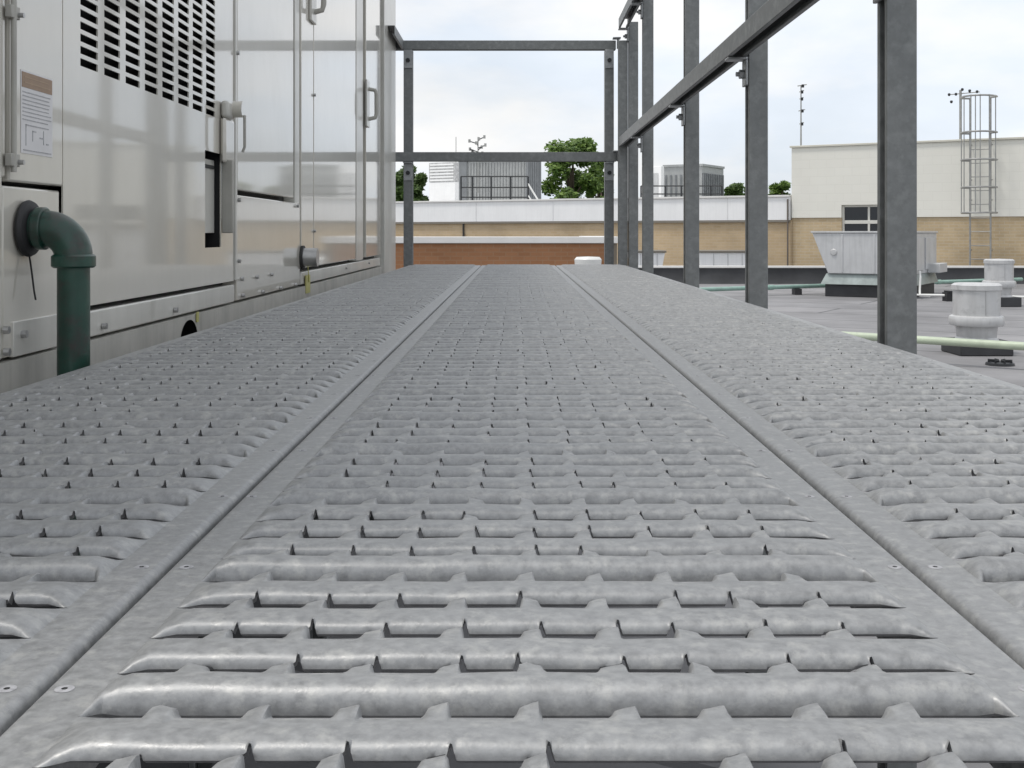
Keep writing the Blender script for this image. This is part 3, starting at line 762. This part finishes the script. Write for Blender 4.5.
# protruding latch above
yk = WY(224)
mb = MB(); mb.box((XF+.001, yk-.035, .268), (XF+.012, yk+.035, .352), paint); mb.box((XF+.001, yk-.03, .352), (XF+.016, yk+.025, .384), paint2)
lt = rp(mb.build('door_latch', ru, .006))
mb = MB(); c0 = Vector((XF+.016, yk+.01, .371)); mb.cyl(c0, c0+Vector((.018, 0, 0)), .0155, paint, n=24); k_ = mb.build('knob', lt, .002); pass
mb = MB(); mb.tube([(XF+.036, yk+.012, .36), (XF+.036, yk+.012, .30), (XF+.032, yk+.012, .29)], .0028, basem, 8); k_ = mb.build('lever_rod', lt); pass
# following panels
YC0, YC1 = WY(236.5), WY(292.6)
slab('frame_strip', YB1, YC0-.003, zb_big+.003, ZT, .003, m_=paint2)
slab('upper_door', YC0, YC1, z_low+.006, ZT, .002)
slab('frame_strip', WY(295), WY(299.5), z_low-.01, ZT, .0, m_=paint2)
slab('access_panel', YC0, WY(299.5), .004, z_low-.004, .001)
YE0, YE1 = WY(300.5), WY(355)
slab('tall_door', YE0, WY(312.6), .046, ZT, .002)
slab('tall_door', WY(313.2), YE1, .046, ZT, .002)
slab('frame_strip', WY(356.5), WY(363), .039, ZT, .0, m_=paint2)
slab('narrow_door', WY(365.5), WY(380), .046, ZT, .002)
slab('sill_strip', WY(301), WY(380), .004, .036, .0, m_=paint2)
slab('corner_post', WY(381.5), UY1, -.06, ZT, .012, .05, m_=paint2)
# base
slab('base_flange', YN1+.0, YB1, .003, zb_big-.004, .001, m_=paint2)
mbx = MB()
# base rail with lifting hole (arched)
ha, hb = WY(177), WY(196); hz0 = -.075; hz1 = ZC-(320-VY)*W/(VX-186)
x_ = XF+.004
def q4(a, b, c, d): mbx.add([(x_, a, c), (x_, b, c), (x_, b, d), (x_, a, d)], [(0, 1, 2, 3)], basem)
zr0, zr1 = -.10, -.001
q4(UY0, ha, zr0, zr1); q4(hb, UY1-.02, zr0, zr1)
hm = (ha+hb)/2; hr = (hb-ha)/2; hh = hz1-(-.065)
arc = [(hm-hr*math.cos(PI*i/14), -.065+hh*(math.sin(PI*i/14)**.7)) for i in range(15)]
for i in range(14):
    mbx.add([(x_, arc[i][0], arc[i][1]), (x_, arc[i+1][0], arc[i+1][1]), (x_, arc[i+1][0], zr1), (x_, arc[i][0], zr1)], [(0, 1, 2, 3)], basem)
q4(ha, hb, zr0, -.065)
mbx.add([(x_, UY0, zr1), (x_, UY1-.02, zr1), (XF-.03, UY1-.02, zr1), (XF-.03, UY0, zr1)], [(0, 1, 2, 3)], basem)
rp(mbx.build('base_rail', ru))
rp(boxes('curb', [((-2.5, UY0+.05, ROOF+.001), (XF-.05, UY1-.05, -.101))], blackmem, ru))
# screws
def screw(px, py, r=.0042, m_=chrome, x=.004):
    y = WY(px); z = WZ(px, py); mb = MB(); mb.cyl((XF+x-.002, y, z), (XF+x+.004, y, z), r, m_, n=8); return rp(mb.build('screw', ru))
for px, py in ((101, 326), (173, 310), (20, 334), (2, 330), (2.5, 352), (63, 318), (240, 279), (255, 277), (270, 274.5), (241, 295.5), (261, 292), (279, 288), (294, 284.5), (237, 200), (296, 206), (313, 231), (313, 95), (235.5, 53), (237, 261), (388, 140), (387, 31), (389, 30), (345, 268), (368, 263)):
    screw(px, py)
# small plate low left
slab('cover_plate', WY(12), WY(57), ZC-(346-VY)*W/(VX-58), ZC-(322-VY)*W/(VX-12), .002, .006, m_=paint2, bevel=.001)
# vertical hinge rod with clips
mb = MB(); yh = WY(8.2); mb.tube([(XF+.006, yh, z_notch+.01), (XF+.006, yh, ZT-.02)], .0032, basem, 10); hr_ = rp(mb.build('hinge_rod', ru))
for py in (12, 160):
    z = WZ(8, py); mb = MB(); mb.box((XF+.0005, yh-.010, z-.007), (XF+.008, yh+.012, z+.007), basem); mb.cyl((XF+.008, yh+.008, z-.002), (XF+.014, yh+.008, z-.002), .003, chrome, n=8)
    cl_ = mb.build('rod_clip', hr_, .001); pass
# sticker
y0_, y1_ = WY(20.5), WY(52); zt_s = WZ(20.5, 69); zb_s = WZ(20.5, 152.5)
mb = MB(); X0 = XF+.0006
mb.box((XF+.0001, y0_, zb_s), (X0, y1_, zt_s), stickw)
mb.box((X0, y0_+.002, zt_s-.019), (X0+.0004, y1_-.002, zt_s-.002), sticko)
for i in range(2): mb.box((X0+.0004, y0_+.008, zt_s-.008-.006*i), (X0+.0006, y1_-.012+.005*i, zt_s-.0068-.006*i), mat('sticker_gold', (.34, .23, .14), .4, 0, .1, 60))
rnd = random.Random(3)
for i in range(8):
    z = zt_s-.0235-i*.0044; mb.box((X0, y0_+.004, z-.0011), (X0+.0004, y1_-.004-.012*rnd.random(), z), stickg)
zd = zt_s-.060
for (a, b, c, d) in ((.012, .075, 0, -.0012), (.012, .0132, 0, -.024), (.03, .04, -.006, -.0072), (.03, .0312, -.006, -.018), (.05, .06, -.012, -.0135), (.06, .0613, -.004, -.02), (.068, .075, -.018, -.0195)):
    mb.box((X0, y0_+a, zd+d), (X0+.0004, y0_+b, zd+c), stickg)
mb.box((X0, y0_+.006, zb_s+.003), (X0+.0004, y1_-.004, zb_s+.0042), stickg)
tag(rp(mb.build('warning_sticker', ru)), 'white sticker with brown header and small print')
# door handles
def dhandle(px, py0, py1, off=.03, w2=.0):
    y = WY(px); za = WZ(px, py0); zb = WZ(px, py1); e_ = None
    mb = MB(); mb.box((XF+.0025, y-.045, zb-.03), (XF+.010, y+.03, za+.03), paint2); pl = rp(mb.build('handle_plate', ru, .002))
    mb = MB(); mb.tube([(XF+.01, y, za), (XF+off, y, za-.005), (XF+off+.004, y, za-.02), (XF+off+.004, y, zb+.02), (XF+off, y, zb+.005), (XF+.01, y, zb)], .0075, basem, 10)
    h_ = mb.build('handle', pl); pass
dhandle(366, 89, 119, .034)
dhandle(311, -60, 12, .03)
dhandle(363, 330-90, 330-85, .012) if False else None
# round sight cap near the base
yr = WY(301); zr = ZC-(257.5-VY)*yr/F*.99
mb = MB(); mb.cyl((XF+.001, yr, zr), (XF+.008, yr, zr), .030, gasket, n=28); mb.cyl((XF+.008, yr, zr), (XF+.043, yr, zr), .0235, chrome, n=28); rp(mb.build('drain_cap', ru, .002))
# yellow tags
y = WY(306); mb = MB(); mb.tube([(XF+.004, y, WZ(306, 262)), (XF+.008, y, WZ(306, 282))], .0015, yellow, 6)
mb.box((XF+.003, y-.03, WZ(306, 293)), (XF+.006, y+.03, WZ(306, 275)), yellow); rp(mb.build('yellow_tag', ru))
y = WY(194); mb = MB(); mb.box((XF+.005, y-.006, WZ(194, 322)), (XF+.0065, y+.008, WZ(194, 312)), yellow); rp(mb.build('yellow_tag', ru))

# green pipe with elbow
Yp = WY(25); zf = ZC-(228.5-VY)*Yp/F; xp = -.4956
gp = empty('green_pipe', (xp, Yp, ROOF), 0, 'dark green elbowed pipe coming out of the unit and turning down beside the walkway', 'pipe')
mb = MB(); mb.lathe((0, 0, 0), [(.018, .0), (.031, .001), (.032, .004), (.030, .008), (.024, .010), (.018, .010)], rubber, 32)
f_ = mb.build('rubber_grommet', gp); f_.rotation_euler = (0, PI/2, 0); f_.location = Vector((XF+.0005, Yp, zf))-Vector((xp, Yp, ROOF))
r = .0205; R = .032; zc2 = zf-R
pts = [(XF+.008, Yp, zf)]+[(xp-R+R*math.sin(a), Yp, zc2+R*math.cos(a)) for a in [PI/2*i/12 for i in range(13)]]+[(xp, Yp, zc2-.006)]
mb = MB(); mb.tube(pts, r, greenpipe, 28); Wc(mb.build('elbow', gp))
mb = MB(); mb.tube([(xp, Yp, zc2+.003), (xp, Yp, zc2+.001), (xp, Yp, zc2-.010), (xp, Yp, zc2-.012)], [.0215, .0238, .0238, .0215], greenpipe, 28); Wc(mb.build('collar', gp))
mb = MB(); x1_ = XF+.014; mb.tube([(x1_, Yp, zf), (x1_+.001, Yp, zf), (x1_+.009, Yp, zf), (x1_+.010, Yp, zf)], [.0225, .0240, .0240, .0225], greenpipe, 28); Wc(mb.build('collar', gp))
mb = MB(); mb.tube([(xp, Yp, zc2-.01), (xp, Yp, ROOF+.01)], .0176, greenpipe, 28); Wc(mb.build('downpipe', gp))
mb = MB(); ps = [P(41, 252, Yp), P(47, 262, Yp), P(49, 275, Yp), P(47.5, 290, Yp), P(45, 300, Yp)]
mb.tube([(XF+.004+.002*i, q.y, q.z) for i, q in enumerate(ps)], .0011, rubber, 6)
o = mb.build('hanging_wire'); tag(o, 'thin black wire hanging under the green elbow', 'wire')

# ------------------------------------------------------------------ sky, sun, camera
w = bpy.data.worlds.new('World'); scene.world = w; w.use_nodes = True
nt = w.node_tree; N = nt.nodes; L = nt.links; bg = N['Background']
sdir = Vector((-.32, -.14, .94)).normalized()
el = math.asin(sdir.z); az = math.atan2(sdir.x, sdir.y)
sky = N.new('ShaderNodeTexSky'); sky.sky_type = 'NISHITA'; sky.sun_disc = False; sky.sun_elevation = el; sky.sun_rotation = az; sky.air_density = 1; sky.dust_density = 2.5
tc = N.new('ShaderNodeTexCoord'); mp = N.new('ShaderNodeMapping'); mp.inputs['Scale'].default_value = (1, 1, 2.6); mp.inputs['Location'].default_value = (.3, .1, .55)
L.new(tc.outputs['Generated'], mp.inputs['Vector'])
no = N.new('ShaderNodeTexNoise'); no.inputs['Scale'].default_value = 2.4; no.inputs['Detail'].default_value = 8; no.inputs['Roughness'].default_value = .55
L.new(mp.outputs[0], no.inputs['Vector'])
rp_ = N.new('ShaderNodeValToRGB'); rp_.color_ramp.elements[0].position = .30; rp_.color_ramp.elements[0].color = (.7, .7, .7, 1); rp_.color_ramp.elements[1].position = .56; rp_.color_ramp.elements[1].color = (1, 1, 1, 1)
L.new(no.outputs['Fac'], rp_.inputs['Fac'])
n2 = N.new('ShaderNodeTexNoise'); n2.inputs['Scale'].default_value = 4.5; n2.inputs['Detail'].default_value = 8; L.new(mp.outputs[0], n2.inputs['Vector'])
r2 = N.new('ShaderNodeValToRGB'); r2.color_ramp.elements[0].position = .42; r2.color_ramp.elements[0].color = (8.1, 8.75, 9.6, 1); r2.color_ramp.elements[1].position = .6; r2.color_ramp.elements[1].color = (9.7, 9.65, 9.6, 1)
L.new(n2.outputs['Fac'], r2.inputs['Fac'])
mx = N.new('ShaderNodeMixRGB'); L.new(rp_.outputs['Color'], mx.inputs['Fac']); L.new(sky.outputs['Color'], mx.inputs['Color1']); L.new(r2.outputs['Color'], mx.inputs['Color2'])
L.new(mx.outputs['Color'], bg.inputs['Color']); bg.inputs['Strength'].default_value = .109
sl = bpy.data.lights.new('sun', 'SUN'); sl.energy = 2.0; sl.angle = math.radians(10); sl.color = (1, .96, .9)
so = bpy.data.objects.new('sun', sl); C.objects.link(so); so.rotation_euler = sdir.to_track_quat('Z', 'Y').to_euler(); so.location = (-3, -4, 8)

cam = bpy.data.cameras.new('camera'); co = bpy.data.objects.new('camera', cam); C.objects.link(co)
cam.sensor_width = 36; cam.lens = F/1024*36; cam.clip_start = .02; cam.clip_end = 3000
co.location = (0, 0, ZC); co.rotation_euler = (PI/2, 0, 0)
cam.shift_x = -(VX-512)/1024; cam.shift_y = -(384-VY)/1024
scene.camera = co
scene.view_settings.view_transform = 'Standard'; scene.view_settings.look = 'None'; scene.view_settings.exposure = 0; scene.view_settings.gamma = 1
scene.cycles.max_bounces = 8
